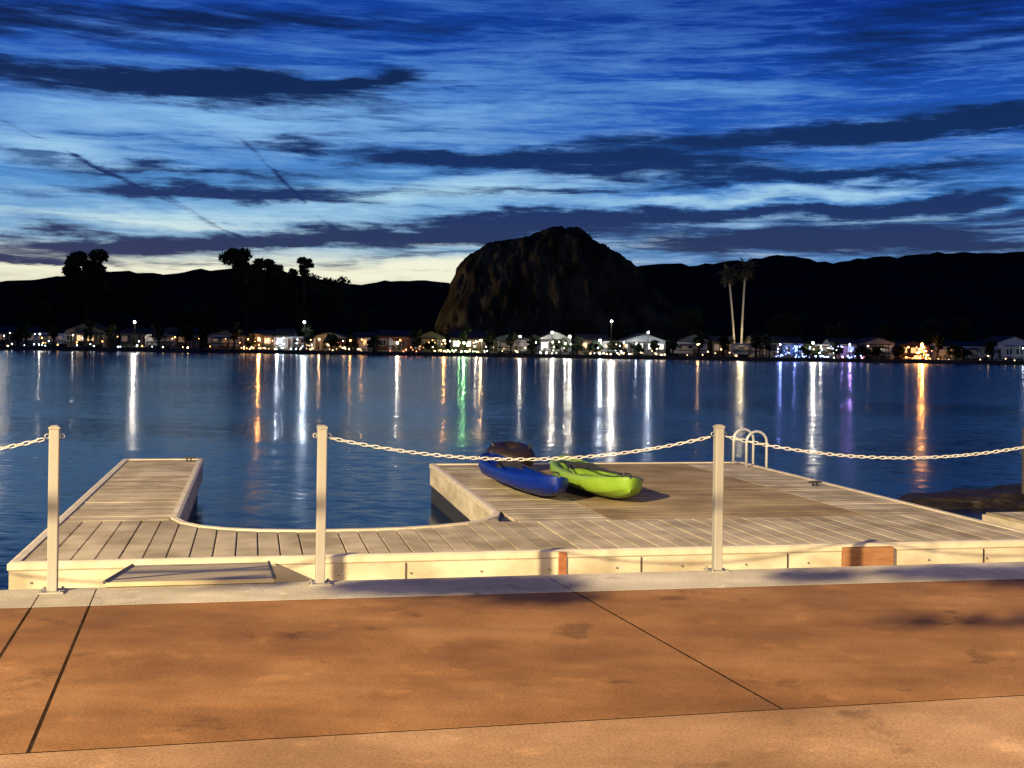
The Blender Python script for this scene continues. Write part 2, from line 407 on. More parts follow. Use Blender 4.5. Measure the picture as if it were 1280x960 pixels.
def cleat(s_,t_,name='cleat'):
    mb=MB(); mb.tube([(s_-.1,t_,ZD+.05),(s_-.06,t_,ZD+.06),(s_+.06,t_,ZD+.06),(s_+.1,t_,ZD+.05)],[.008,.014,.014,.008],8)
    mb.box(s_-.04,s_-.015,t_-.015,t_+.015,ZD+.0,ZD+.055); mb.box(s_+.015,s_+.04,t_-.015,t_+.015,ZD,ZD+.055)
    mb.obj(name,blk,dock,smooth=False)
cleat(5.1,4.5); cleat(-3.1,8.3)
lad=empty('dock_ladder',(0,10.40,0),dth)
alu=mat('aluminium_tube',(.55,.54,.5),(.65,.64,.6),10,.35,.4)
mb=MB()
for t_ in(7.45,6.95):
    pts=[(5.18,t_,ZD),(5.18,t_,ZD+.38)]
    for k in range(1,8):
        a=math.pi*k/8; pts.append((5.345-.165*math.cos(a),t_,ZD+.38+.165*math.sin(a)))
    pts+=[(5.51,t_,ZD+.38),(5.51,t_,-1.5)]
    mb.tube(pts,.02,10)
mb.obj('handrails',alu,lad,smooth=True)
mb=MB()
for z in(-.45,-.75,-1.05,-1.35): mb.box(5.49,5.55,6.96,7.44,z,z+.03)
mb.obj('rungs',alu,lad)

gw=empty('gangway')
mb=MB()
pa=[(-2.6,7.72,.006),(-1.55,7.95,.006),(-1.98,9.90,ZD-.045),(-3.03,9.67,ZD-.045)]
mb.prism([(x,y,z) for x,y,z in pa],[(x,y,z+.03) for x,y,z in pa])
mb.obj('plate',mat('gangway_plate',(.34,.28,.17),(.48,.41,.27),4,.7,.0,.2,spec=.2),gw,bevel=.004)
mb=MB()
for A,B in((pa[0],pa[3]),(pa[1],pa[2])): mb.tube([(A[0],A[1],A[2]+.032),(B[0],B[1],B[2]+.032)],.012,6)
mb.obj('edge_rails',blk,gw)

nd=empty('floating_dock',(0,10.40,0),dth)
mb=MB(); s_=6.9
while s_<12:
    mb.box(s_,s_+.174,1.6,3.4,-.45,-.42); s_+=.187
mb.obj('planks',plank,nd,bevel=.004)
mb=MB(); mb.box(6.88,12,1.55,3.45,-.62,-.451); mb.obj('frame',fasc,nd)
mb=MB(); mb.box(7.0,11.9,1.65,3.35,-1,-.621); mb.obj('floats',blk,nd)
def rock(name,c,r,seed,mt):
    bm=bmesh.new(); bmesh.ops.create_icosphere(bm,subdivisions=4,radius=1)
    for v in bm.verts:
        q=v.co.copy(); d=1+.35*noise.noise(q*1.3+Vector((seed,0,0)))+.16*noise.noise(q*3.5+Vector((0,seed,0)))+.06*noise.noise(q*9)
        v.co=Vector((q.x*r[0]*d,q.y*r[1]*d,q.z*r[2]*d))
    me=bpy.data.meshes.new(name); bm.to_mesh(me); bm.free(); me.materials.append(mt)
    o=bpy.data.objects.new(name,me); o.location=c; scene.collection.objects.link(o)
rockm=mat('wet_rock',(.008,.006,.004),(.028,.02,.013),3,.6,0,.8,12,spec=.2)
for i,(x,y,rx,ry,rz) in enumerate([(7.0,18.6,.9,.7,.2),(8.0,18.9,1.0,.8,.28),(9,18.2,1.1,.8,.3),(8.1,17.6,.7,.6,.2),(10.4,18.6,1.2,.9,.4)]):
    rock('shore_rock',(x,y,-.78),(rx,ry,rz),i*3.1,rockm)
mb=MB(); mb.tube([(7.95,18.5,-1.5),(7.95,18.5,.42)],.06,12); mb.tube([(7.95,18.5,.42),(7.95,18.5,.48)],[.07,.02],12); mb.obj('mooring_pile',mat('dark_pile',(.03,.025,.02),(.06,.05,.04),8,.8),smooth=False)

# ------------------------------------------------------------------ kayaks
def sm(x,a,b):
    t=max(0,min(1,(x-a)/(b-a))); return t*t*(3-2*t)
def kayak(name,stern,bow,W,H,col1,col2,roll,zoff=0):
    A=Vector(stern);B=Vector(bow); L_=(B-A).length; mid=(A+B)/2
    e=empty(name,(mid.x,mid.y,ZD+.014+zoff)); ang=math.atan2(B.y-A.y,B.x-A.x)
    e.rotation_euler=(roll,0,ang)
    mt=mat(name+'_plastic',col1,col2,3,.42,0,.15,60,spec=.25)
    ns_=80; nb=14; nd_=30; ringn=nb+nd_
    mb=MB()
    def well(u,f):
        d=0
        s1=sm(u,-.30,-.22)*(1-sm(u,.06,.16)); d=max(d,s1*.15*(1-sm(abs(f),.55,.72)))
        s2=sm(u,.14,.22)*(1-sm(u,.55,.68)); d=max(d,s2*.14*(1-sm(abs(f),.58,.75))*sm(abs(f),.08,.2))
        s3=sm(u,-.82,-.74)*(1-sm(u,-.42,-.34)); d=max(d,s3*.1*(1-sm(abs(f),.5,.7)))
        return d
    def gun(u): return H*(.66+.34*abs(u)**2.4)
    for i in range(ns_+1):
        u=-math.cos(math.pi*i/ns_); u=max(-.9995,min(.9995,u))
        w=W*(1-abs(u)**2.6)**.62+.006
        zg=gun(u); zk=.0+H*.5*abs(u)**5
        x=u*L_/2
        for k in range(nb):
            t=math.pi*k/nb
            cx=math.cos(t); sx=math.sin(t)
            mb.v.append((x,w*math.copysign(abs(cx)**.7,cx),zg-(zg-zk)*(sx**.75)+ (.012*math.cos(6*t) if 2<k<nb-2 else 0)))
        for k in range(nd_):
            fq=-1+2*k/nd_
            hump=.04*(1-fq*fq)*(1-.4*(1-abs(u)))*(w/W)+.022*sm(abs(fq),.72,.86)*(1-sm(abs(fq),.93,1.0))
            z=zg+hump-well(u,fq)*min(1,w/W*1.1)*H/.34
            mb.v.append((x,w*fq,z))
    for i in range(ns_):
        for k in range(ringn):
            k2=(k+1)%ringn
            mb.f.append((i*ringn+k,i*ringn+k2,(i+1)*ringn+k2,(i+1)*ringn+k))
    mb.f.append(tuple(range(ringn))); mb.f.append(tuple(ns_*ringn+k for k in range(ringn))[::-1])
    mb.obj('hull',mt,e,smooth=True,fix=True)
    mb=MB(); X0=-.26*L_/2; zs=gun(-.2)-.08
    mb.prism([(X0,-W*.5,zs),(X0+.36,-W*.5,zs-.02),(X0+.36,W*.5,zs-.02),(X0,W*.5,zs)],[(X0,-W*.5,zs+.05),(X0+.36,-W*.46,zs+.03),(X0+.36,W*.46,zs+.03),(X0,W*.5,zs+.05)])
    mb.prism([(X0-.05,-W*.52,zs+.04),(X0+.01,-W*.52,zs+.04),(X0+.01,W*.52,zs+.04),(X0-.05,W*.52,zs+.04)],[(X0-.2,-W*.42,zs+.17),(X0-.15,-W*.42,zs+.19),(X0-.15,W*.42,zs+.19),(X0-.2,W*.42,zs+.17)])
    mb.obj('seat',blk,e,bevel=.02,seg=3)
    mb=MB()
    for sg in(-1,1):
        mb.tube([(X0-.12,sg*W*.42,zs+.15),(X0+.25,sg*W*.78,gun(0)+.035),(X0+.5,sg*W*.82,gun(0)+.03)],.010,6)
        mb.tube([(sg*.90*L_/2,-.05,gun(.9)+.045),(sg*.90*L_/2,-.03,gun(.9)+.075),(sg*.90*L_/2,.03,gun(.9)+.075),(sg*.90*L_/2,.05,gun(.9)+.045)],.012,6)
    g_=gun(-.6)+.05
    a,c=-.78,-.4
    mb.tube([(a*L_/2,-W*.5,g_),(c*L_/2,W*.6,g_)],.006,5); mb.tube([(a*L_/2,W*.5,g_),(c*L_/2,-W*.6,g_)],.006,5)
    mb.obj('straps_and_handles',blk,e)
    mb=MB()
    mb.torus(Matrix.Translation((.72*L_/2,0,gun(.72)+.036)),.05,.012,16,6); mb.obj('hatch_ring',blk,e,smooth=True)
    mb=MB(); zp=gun(0)+.07
    mb.tube([(-.55,-.10,zp),(.75,.16,zp+.02)],.014,8)
    for (cx,cy,dx) in((-.75,-.14,-1),(.95,.20,1)):
        mb.prism([(cx-.2,cy-.03,zp),(cx,cy-.09,zp-.005),(cx+.2,cy-.03,zp),(cx+.2,cy+.03,zp),(cx,cy+.09,zp-.005),(cx-.2,cy+.03,zp)],[(cx-.2,cy-.03,zp+.012),(cx,cy-.09,zp+.007),(cx+.2,cy-.03,zp+.012),(cx+.2,cy+.03,zp+.012),(cx,cy+.09,zp+.007),(cx-.2,cy+.03,zp+.012)])
    if name.startswith('green'): mb.obj('paddle',blk,e)
    return e
kb=kayak('blue_kayak',(-.31,16.5),(.52,13.6),.37,.27,(.001,.012,.15),(.002,.020,.21),math.radians(-8),.02)
kg=kayak('green_kayak',(.70,16.2),(1.35,13.6),.40,.28,(.15,.28,.02),(.22,.35,.035),math.radians(-4),.01)
it=empty('inner_tube',(-.0,17.2,ZD+.22)); it.rotation_euler=(math.radians(10),math.radians(4),0)
rub=mat('rubber_tube',(.010,.006,.004),(.022,.013,.009),6,.5,spec=.3)
mb=MB(); mb.torus(Matrix.Identity(4),.20,.16,36,16); mb.obj('ring',rub,it,smooth=True)
mb=MB(); mb.tube([(0,0,-.02),(0,0,.01)],.12,24); mb.obj('floor',rub,it)
mb=MB()
for sx in(-1,1): mb.tube([(sx*.24,-.08,.14),(sx*.28,-.05,.18),(sx*.28,.05,.18),(sx*.24,.08,.14)],.012,6)
mb.obj('handles',blk,it)

# ------------------------------------------------------------------ lamps behind the viewer
LP=Vector((-19,-20.5,14))
fl=empty('fill_lamp_pole',(LP.x,LP.y,0))
pm=mat('pole_steel',(.2,.2,.2),(.3,.3,.3),5,.5,.5)
mb=MB(); mb.tube([(0,-.35,-.05),(0,-.35,7),(0,-.35,14.4)],[.14,.11,.07],12); mb.box(-.3,.3,-.35,-.2,13.8,14.3); mb.obj('pole',pm,fl)
def spot(name,loc,aim,en,col,size,blend,rad):
    l=bpy.data.lights.new(name,'SPOT'); l.energy=en; l.color=col; l.spot_size=math.radians(size); l.spot_blend=blend; l.shadow_soft_size=rad
    o=bpy.data.objects.new(name,l); scene.collection.objects.link(o); o.location=loc
    o.rotation_euler=(Vector(aim)-Vector(loc)).to_track_quat('-Z','Y').to_euler(); return o
spot('fill_lamp',LP,(2,15,0),178000,(1,.77,.42),75,.4,.22)
L2=Vector((9,-16,8)); f2=empty('fill_lamp_pole',(L2.x,L2.y,0))  # unseen pole, made up to carry the added fill lamp
mb=MB(); mb.tube([(0,-.95,-.05),(0,-.95,4),(0,-.95,8.4)],[.12,.1,.07],12); mb.box(-.8,.8,-.95,-.85,7.5,8.5); mb.obj('pole',pm,f2)
spot('fill_lamp',L2,(0,9,0),20000,(1,.70,.38),85,.5,.8)  # added soft fill with no known source, warms the shadows

# ------------------------------------------------------------------ far shore
FS=243
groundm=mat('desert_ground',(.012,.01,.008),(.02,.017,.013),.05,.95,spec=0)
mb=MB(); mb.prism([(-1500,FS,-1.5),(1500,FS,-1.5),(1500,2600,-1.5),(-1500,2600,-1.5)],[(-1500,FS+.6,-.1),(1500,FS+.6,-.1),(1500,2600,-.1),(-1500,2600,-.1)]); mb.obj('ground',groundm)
H=[(-1500,30),(-1100,46),(-800,34),(-474,38),(-385,41.5),(-361,44.3),(-340,48.8),(-295,53.6),(-259,51.2),(-229,54.6),(-187,58.2),(-157,51.5),(-127,46),(-85,49.6),(-43,47.8),(6,51),(71,58),(92,63),(125,64.7),(155,66.4),(173,67.8),(200,73),(239,67.6),(275,73),(323,76),(383,78),(455,80),(700,66),(1000,75),(1500,50)]
def interp(T,x):
    if x<=T[0][0]: return T[0][1]
    for (a,b_),(c,d) in zip(T[:-1],T[1:]):
        if a<=x<=c:
            t=(x-a)/(c-a); return b_+(d-b_)*t
    return T[-1][1]
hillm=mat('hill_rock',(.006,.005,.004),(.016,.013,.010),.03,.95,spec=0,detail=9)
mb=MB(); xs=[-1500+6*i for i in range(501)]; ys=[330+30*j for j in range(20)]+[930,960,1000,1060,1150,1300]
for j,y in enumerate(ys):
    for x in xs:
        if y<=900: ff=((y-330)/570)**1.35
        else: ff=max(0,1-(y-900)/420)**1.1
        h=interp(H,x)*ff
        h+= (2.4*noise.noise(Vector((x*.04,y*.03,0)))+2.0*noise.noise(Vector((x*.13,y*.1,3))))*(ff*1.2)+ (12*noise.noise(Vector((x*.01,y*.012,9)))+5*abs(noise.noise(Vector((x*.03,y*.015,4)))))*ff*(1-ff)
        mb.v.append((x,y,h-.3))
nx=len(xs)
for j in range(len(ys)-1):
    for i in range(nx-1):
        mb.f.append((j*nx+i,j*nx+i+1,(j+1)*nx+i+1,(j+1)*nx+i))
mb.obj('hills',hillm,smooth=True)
BH=[(-30,0),(-27,5),(-24.5,11),(-22,20),(-19.2,27),(-16.2,31.5),(-12,34.4),(-8.8,36.4),(-3,37.8),(2.4,38.4),(6,39.0),(10,41.2),(13.7,42.1),(18,42.0),(21.5,42.7),(24.0,41.2),(27.6,37.6),(32,35.6),(36,33.6),(43,29.0),(50,20),(58,13),(68,6),(80,0)]
buttem=mat('butte_rock',(.014,.010,.006),(.050,.037,.020),.16,.95,0,1.0,.6,(1,1,.6),contrast=(.38,.66),detail=11,spec=0)
mb=MB(); xs=[-33+.6*i for i in range(190)]; ys=[384+1.2*j for j in range(75)]
for j,y in enumerate(ys):
    for x in xs:
        fy=(sm(y,386,411)**.7)*(1-sm(y,445,472))
        h=interp(BH,x+ (0 if y>408 else -(408-y)*.12))*fy
        rg=noise.noise(Vector((x*.16,y*.25,h*.05)))*1.6+noise.noise(Vector((x*.7,y*.7,h*.4)))*1.2+noise.noise(Vector((x*1.4,y*1.1,h*.8)))*.7
        h=max(-.5,h+rg*min(1,fy*2)*(.6 if fy>.95 else 1.2) if h>2 else h-.5)
        mb.v.append((x+noise.noise(Vector((y*.2,h*.2,5)))*1.2,y+noise.noise(Vector((x*.3,h*.35,7)))*2.2+noise.noise(Vector((x*.9,h*.9,2)))*.8,h))
nx=len(xs)
for j in range(len(ys)-1):
    for i in range(nx-1): mb.f.append((j*nx+i,j*nx+i+1,(j+1)*nx+i+1,(j+1)*nx+i))
mb.obj('rock_butte',buttem,smooth=True)
spot('butte_flood_lamp',(-100,380,5),(-20,400,18),230000,(1,.8,.45),21,.5,.5)

# ---- vegetation
leafm=mat('dark_foliage',(.008,.011,.006),(.02,.028,.012),.6,.9,island=.5,spec=.05)
nearleaf=mat('foliage',(.04,.06,.02),(.09,.11,.04),.6,.8,island=.5)
frondm=mat('palm_frond',(.006,.008,.005),(.02,.022,.012),.6,.8,island=.4,spec=.02)
frondl=mat('palm_frond_lit',(.05,.05,.025),(.12,.10,.05),.6,.8,island=.4,spec=.1)  # palm_frond copy with colour raised to read as uplit
barkm=mat('bark',(.008,.006,.005),(.018,.014,.01),2,.9,spec=.0)
palebark=mat('palm_bark',(.28,.24,.16),(.4,.35,.25),2,.9,0,.5,6)
def leaves(mb,c,r,n,size):
    for _ in range(n):
        d=Vector((random.gauss(0,1),random.gauss(0,1),random.gauss(0,1))).normalized()*(R()**.45)
        p=Vector(c)+Vector((d.x*r[0],d.y*r[1],d.z*r[2]))
        s=size*U(.5,1.3); a=Vector((U(-1,1),U(-1,1),U(-1,1))).normalized(); b_=a.orthogonal().normalized()
        mb.quad(p-a*s,p+b_*s*.45,p+a*s,p-b_*s*.45)
def tree(x,y,h,rad,n=1600,name='shade_tree',lo=.38,flat=.8):
    e=empty(name,(x,y,-.1)); mb=MB()
    mb.tube([(0,0,0),(U(-.3,.3),0,h*.3),(U(-.4,.4),0,h*.6)],[h*.028+.1,h*.02+.06,.08],8)
    lv=MB()
    for k in range(17):
        a=U(0,6.28); zz=U(lo,.95)*h; rr=rad*(1-((zz/h-.6)/.5)**2*flat)*U(.2,.85)
        c=(rr*math.cos(a),rr*math.sin(a),zz)
        mb.tube([(0,0,h*U(.25,.5)),(c[0]*.5,c[1]*.5,zz*.8),c],[.16,.1,.04],5)
        q=rad*U(.22,.42); leaves(lv,c,(q,q,min(q*.7,(h-zz)*.9+.3)),n//17,.45)
    mb.obj('trunk_and_limbs',barkm,e); lv.obj('foliage',leafm,e); return e
def palm(x,y,h,lx=0,fr=2.6,nf=34,bark=None,ly=0,fm=None):
    e=empty('palm_tree',(x,y,-.1)); mb=MB()
    pts=[(lx*(t**1.5),ly*t,h*t) for t in [0,.2,.4,.6,.8,1]]
    mb.tube(pts,[.32,.25,.22,.2,.2,.26],10); mb.obj('trunk',bark or barkm,e)
    top=Vector(pts[-1]); mb=MB()
    for k in range(nf):
        a=U(0,6.28); up=U(-1.2,1.25); L0=fr*U(.8,1.1); d=Vector((math.cos(a),math.sin(a),0))
        p=top.copy(); v=(d*math.cos(up)+Vector((0,0,math.sin(up)))).normalized(); side=Vector((-d.y,d.x,0)); prev=p.copy(); ns_=6
        for s_ in range(ns_):
            v=(v+Vector((0,0,-.17))).normalized(); q=prev+v*L0/ns_
            wd=.6*math.sin(math.pi*(s_+1.2)/(ns_+1.6))*fr/2.6
            for sg in(-1,1):
                t1=prev+side*sg*wd+v*.25+Vector((0,0,-.25*wd)); t2=(prev+q)/2+side*sg*wd*.9+v*.25+Vector((0,0,-.5*wd))
                mb.quad(prev,(prev+q)/2,t1); mb.quad((prev+q)/2,q,t2)
            mb.quad(prev-side*.04,q-side*.03,q+side*.03,prev+side*.04)
            prev=q
    mb.obj('fronds',fm or frondm,e); return e
def fx(px,D=262): return (px-640)*D/1500
def fz(px,py,D=262): return 1.6+(432-(py-(px-640)*.0148))*D/1500
tree(fx(108),262,fz(108,310),6.2,8500,lo=.60,flat=.2); tree(fx(95),268,fz(95,334),7,4500,lo=.5); tree(fx(130),268,fz(130,334),6,3500,lo=.5)
tree(fx(304),264,fz(304,308),5.2,6500,lo=.64,flat=.2); tree(fx(334),266,fz(334,318),4.2,3800,lo=.64,flat=.3); tree(fx(305),266,fz(305,330),6.5,4000,lo=.5)
tree(fx(352),267,fz(352,328),3.4,2200,lo=.6); tree(fx(379),262,fz(379,316),1.9,1900,lo=.72,flat=.3)
tree(fx(405),264,fz(405,342),6.5,2400); tree(fx(370),266,fz(370,348),5,1300); tree(fx(55),264,fz(55,348),5,1300); tree(fx(215),266,fz(215,380),6,1000)
tree(fx(250),268,fz(250,372),5,1000); tree(fx(455),268,fz(455,385),5,900); tree(fx(20),268,fz(20,350),6,1200); tree(fx(170),268,fz(170,336),5,1800)
for px,py in((626,366),(652,388),(690,385)): palm(fx(px),264,fz(px,py),U(-.4,.4),1.9,26)
tree(fx(862),266,fz(862,385),5,900)
lp1=palm(fx(918,258),258,fz(910,342,258),-1.5,2.9,60,palebark,fm=frondl); lp2=palm(fx(927,258),258.5,fz(931,334,258),.7,2.9,60,palebark,fm=frondl)
point('crown_fill',(fx(921,258),256.2,.5),(1,.82,.5),450,.15)
point('crown_fill',(fx(925,258),256.0,5),(1,.82,.5),450,.1)
point('crown_fill',(fx(920,258),254.5,10.5),(1,.8,.5),220,.1)  # added point hung in mid-air to brighten the palm crowns
for px,py,r in((1000,388,5),(1060,395,4),(1120,398,4),(1170,395,5),(1215,392,4),(985,392,4),(1268,398,4),(780,392,4),(720,396,3),(20,392,5)): tree(fx(px),266+U(0,5),fz(px,py),r,800)
for px in(20,66,140,200,254,310,384,414,468,515,612,640,668,720,771,838,872,941,1007,1042,1076,1124,1172,1205,1243,35,110,230,290,440,540,585,700,745,800,818,905,960,1025,1095,1190):
    tree(fx(px+U(-4,4),247.5),247.3,U(2.4,6.2),U(1.0,2.1),420)
mb=MB()
x=-170
while x<170:
    h=U(1.8,5.5); leaves(mb,(x,275+U(-4,6),h*.5),(U(2,4),2,h*.7),110,.5); x+=U(1.2,2.6)
x=-160
while x<160:
    if R()<.75: h=U(.5,1.7); leaves(mb,(x,246.0+U(-.6,.6),h*.4),(U(.6,1.8),.5,h*.6),60,.22)
    x+=U(1,3)
mb.obj('distant_trees',leafm)

# ---- houses
roofm=mat('roof_shingle',(.012,.011,.01),(.025,.022,.02),2,.9,spec=.1)
trimm=mat('white_trim',(.4,.4,.38),(.5,.5,.48),2,.7,spec=.2)
doorm=mat('door_paint',(.08,.04,.02),(.12,.06,.03),2,.6)
walls={'white':mat('white_siding',(.38,.38,.36),(.5,.5,.47),.8,.8,spec=.2),'tan':mat('tan_siding',(.12,.09,.06),(.18,.14,.09),.8,.8,spec=.1),'grey':mat('grey_siding',(.07,.075,.08),(.12,.125,.13),.8,.8,spec=.1),'red':mat('brick_wall',(.12,.04,.025),(.18,.07,.04),3,.8,spec=.1),'blue':mat('blue_siding',(.12,.17,.24),(.18,.24,.32),.8,.8,spec=.1)}
glow={'warm':emat('window_glow_warm',(1,.6,.22),1.1),'white':emat('window_glow_white',(1,.9,.7),2.2),'dim':emat('window_glow_dim',(1,.5,.2),.10),'blue':emat('window_glow_blue',(.35,.5,1),1.3),'off':mat('dark_glass',(.01,.012,.015),(.02,.022,.025),2,.1)}
LC={'warm':(1,.62,.28),'white':(1,.93,.78),'cool':(.75,.87,1),'blue':(.25,.35,1),'purple':(.5,.3,1),'orange':(1,.42,.1),'green':(.4,1,.35),'red':(1,.15,.08)}
bulbs={k:emat('bulb_'+k,v,18) for k,v in LC.items()}
def house(px0,px1,wall,win,gable,lamps,h=2.7,y0=None):
    y0=y0 or 249.5+U(0,3.5); h=h*U(.88,1.1)
    x0=(px0-640)/6; x1=(px1-640)/6; wd=x1-x0; dp=8; e=empty('lakeside_house',((x0+x1)/2,y0,0),U(-.12,.12)); a=wd/2
    pit=U(.24,.46)
    fz0=.35; mb=MB(); ze=fz0+h
    mb.box(-a,a,0,dp,-.1,ze)
    if gable:
        rp=ze+a*pit
        mb.prism([(-a,0,ze),(a,0,ze),(0,0,rp)],[(-a,dp,ze),(a,dp,ze),(0,dp,rp)])
    else:
        rp=ze+pit*3; mb.prism([(-a,0,ze),(-a,dp,ze),(-a,dp/2,rp)],[(a,0,ze),(a,dp,ze),(a,dp/2,rp)])
    mb.obj('walls',walls[wall],e)
    mb=MB(); ov=.35; t=.14
    if gable:
        s_=pit
        for sg in(-1,1):
            A=[(sg*(a+ov),-ov,ze-s_*ov+.01),(sg*(a+ov),dp+ov,ze-s_*ov+.01),(0,dp+ov,rp+.01),(0,-ov,rp+.01)]
            mb.prism(A,[(p[0],p[1],p[2]+t) for p in A])
    else:
        s_=pit*3/(dp/2)
        for ya,yb in((-ov,dp/2),(dp+ov,dp/2)):
            A=[(-a-ov,ya,ze-s_*ov+.01),(a+ov,ya,ze-s_*ov+.01),(a+ov,yb,rp+.01),(-a-ov,yb,rp+.01)]
            mb.prism(A,[(p[0],p[1],p[2]+t) for p in A])
    mb.obj('roof',roofm,e,fix=True)
    wn_=max(2,int(wd/2.0)); wi=MB(); tr=MB(); dr=MB(); off=MB(); di=random.randrange(wn_)
    for k in range(wn_):
        c=-a+wd*(k+.5)/wn_; ww=min(.62,wd/wn_*.34)
        if k==di:
            dr.box(c-.48,c+.48,-.05,-.003,fz0,fz0+2.05); tr.box(c-.58,c-.481,-.08,-.002,fz0,fz0+2.15); tr.box(c+.481,c+.58,-.08,-.002,fz0,fz0+2.15); tr.box(c-.48,c+.48,-.08,-.002,fz0+2.051,fz0+2.15)
        else:
            (wi if R()<.6 else off).box(c-ww,c+ww,-.04,-.003,fz0+.95,fz0+2.05)
            tr.box(c-ww-.1,c-ww-.001,-.08,-.002,fz0+.85,fz0+2.15); tr.box(c+ww+.001,c+ww+.1,-.08,-.002,fz0+.85,fz0+2.15)
            tr.box(c-ww,c+ww,-.08,-.002,fz0+2.051,fz0+2.15); tr.box(c-ww,c+ww,-.08,-.002,fz0+.85,fz0+.949); tr.box(c-.025,c+.025,-.06,-.041,fz0+.95,fz0+2.05)
    if wi.v: wi.obj('lit_windows',glow[win],e)
    if off.v: off.obj('dark_windows',glow['off'],e)
    tr.obj('window_trim',trimm,e); dr.obj('door',doorm,e)
    pw0,pw1=(-a,a*U(.1,.9)) if R()<.5 else (-a*U(.1,.9),a)
    mb=MB(); mb.box(pw0,pw1,-2.6,-.09,.0,fz0-.02); mb.obj('porch_deck',walls['tan'],e)
    mb=MB(); mb.box(pw0-.1,pw1+.1,-2.8,-.36,ze-.42,ze-.30); mb.obj('porch_roof',roofm,e)
    mb=MB(); k=pw0+.1
    while k<=pw1: mb.box(k-.06,k+.06,-2.6,-2.48,fz0-.02,ze-.42); k+=(pw1-pw0-.2)/3
    mb.box(pw0,pw1,-2.57,-2.51,fz0+.9,fz0+.96)
    k=pw0
    while k<pw1: mb.box(k-.015,k+.015,-2.555,-2.525,fz0,fz0+.9); k+=.25
    mb.obj('porch_posts_and_rail',trimm if wall=='white' else barkm,e)
    for (dx,dy,z,colr,pwr) in lamps:
        c=(a*dx,dy,z); mb=MB(); mb.sphere(c,.11,8,6); mb.obj('lamp_globe',bulbs[colr],e)
        if pwr: point('porch_lamp',(c[0],c[1]-.16,c[2]),LC[colr],pwr,.13,e)
    return e
D_=-1.2
house(-20,40,'grey','dim',False,[(0,D_,2.6,'white',0)])
house(78,130,'tan','warm',True,[(-.5,D_,2.4,'white',50)])
house(146,196,'grey','dim',False,[(.6,-3,2.2,'warm',40)])
house(205,250,'tan','dim',False,[(-.3,D_,2.3,'orange',0)])
house(258,306,'tan','dim',True,[(.3,D_,2.3,'warm',0)])
house(316,341,'tan','warm',False,[(-.3,D_,2.4,'orange',300)])
house(344,366,'white','blue',False,[(0,D_,2.6,'cool',150)])
house(388,432,'tan','warm',True,[(-.5,D_,2.3,'warm',220),(.6,D_,1.6,'red',0)])
house(438,464,'white','warm',False,[(.2,D_,2.4,'orange',90)])
house(472,512,'red','dim',False,[(.5,D_,2.4,'orange',50)])
house(520,556,'tan','warm',True,[(0,D_,2.4,'warm',70)])
house(562,606,'tan','white',False,[(-.4,-2.9,2.0,'green',120),(.5,D_,2.3,'white',260)])
house(614,664,'grey','dim',True,[(.5,D_,2.4,'white',50)])
house(674,714,'white','white',True,[(-.3,-3.2,2.5,'white',520),(.5,-3.2,2.2,'white',420)],h=3.3,y0=249.5)
house(724,762,'tan','warm',False,[(.2,D_,2.3,'white',520)])
house(780,832,'white','white',True,[(-.6,-3.1,2.3,'cool',90)],h=2.9)
house(850,888,'grey','dim',True,[(.4,D_,2.3,'cool',20)])
house(892,918,'tan','dim',False,[(0,D_,2.3,'warm',30)])
house(944,976,'tan','warm',False,[(.3,D_,2.3,'warm',150)])
house(979,1006,'blue','blue',False,[(0,D_,2.3,'blue',380)])
house(1043,1074,'white','blue',False,[(-.3,D_,2.3,'purple',200)])
house(1080,1118,'grey','dim',True,[(0,D_,2.3,'white',20)])
house(1128,1166,'red','warm',True,[(0,-3.2,1.6,'orange',380)])
house(1178,1240,'white','dim',False,[(-.3,D_,2.4,'cool',10)])
house(1246,1300,'white','off',True,[(0,-3.4,2.6,'cool',50)],h=3.3)
rvm=mat('trailer_shell',(.32,.32,.30),(.42,.42,.40),1.5,.4); rvs=mat('trailer_stripe',(.1,.05,.03),(.14,.07,.04),2,.5)
def trailer(px,y,L0,win,rz=0):
    e=empty('travel_trailer',((px-640)*y/1500,y,-.1),rz); mb=MB(); prof=[]
    a=L0/2; r=.55
    for cx,cz,s0 in((a-r,.6+r*.6,-90),(a-r,2.9-r,0),(-a+r,2.9-r,90),(-a+r,.6+r*.6,180)):
        rr=r if cz>1.5 else r*.6
        for k in range(5):
            t=math.radians(s0+90*k/4); prof.append((cx+(r-rr)*(1 if cx>0 else -1)+rr*math.cos(t),cz+rr*math.sin(t)))
    mb.prism([(p[0],0,p[1]) for p in prof],[(p[0],2.4,p[1]) for p in prof]); mb.obj('body',rvm,e,fix=True)
    mb=MB(); mb.box(-a+.1,a-.1,-.012,-.002,1.15,1.35); mb.obj('stripe',rvs,e)
    mb=MB()
    for c in(-a*.6,a*.05,a*.65): mb.box(c-.45,c+.45,-.03,-.003,1.65,2.3)
    mb.obj('windows',glow[win],e)
    mb=MB(); mb.box(a*.3-.3,a*.3+.3,-.035,-.004,.65,1.64); mb.obj('door',doorm,e)
    mb=MB()
    for c in(-.5,.4):
        for y_ in(.1,2.1): mb.tube([(c,y_,.36),(c,y_+.2,.36)],.36,14)
    mb.box(a-.1,a+1.0,1.1,1.3,.45,.6); mb.obj('wheels_and_hitch',blk,e)
    mb=MB(); mb.prism([(-a*.7,-.02,2.62),(a*.5,-.02,2.62),(a*.5,-2.2,2.25),(-a*.7,-2.2,2.25)],[(-a*.7,-.02,2.66),(a*.5,-.02,2.66),(a*.5,-2.2,2.29),(-a*.7,-2.2,2.29)])
    for c in(-a*.68,a*.48): mb.tube([(c,-2.15,0),(c,-2.15,2.25)],.03,6)
    mb.obj('awning',rvs,e)
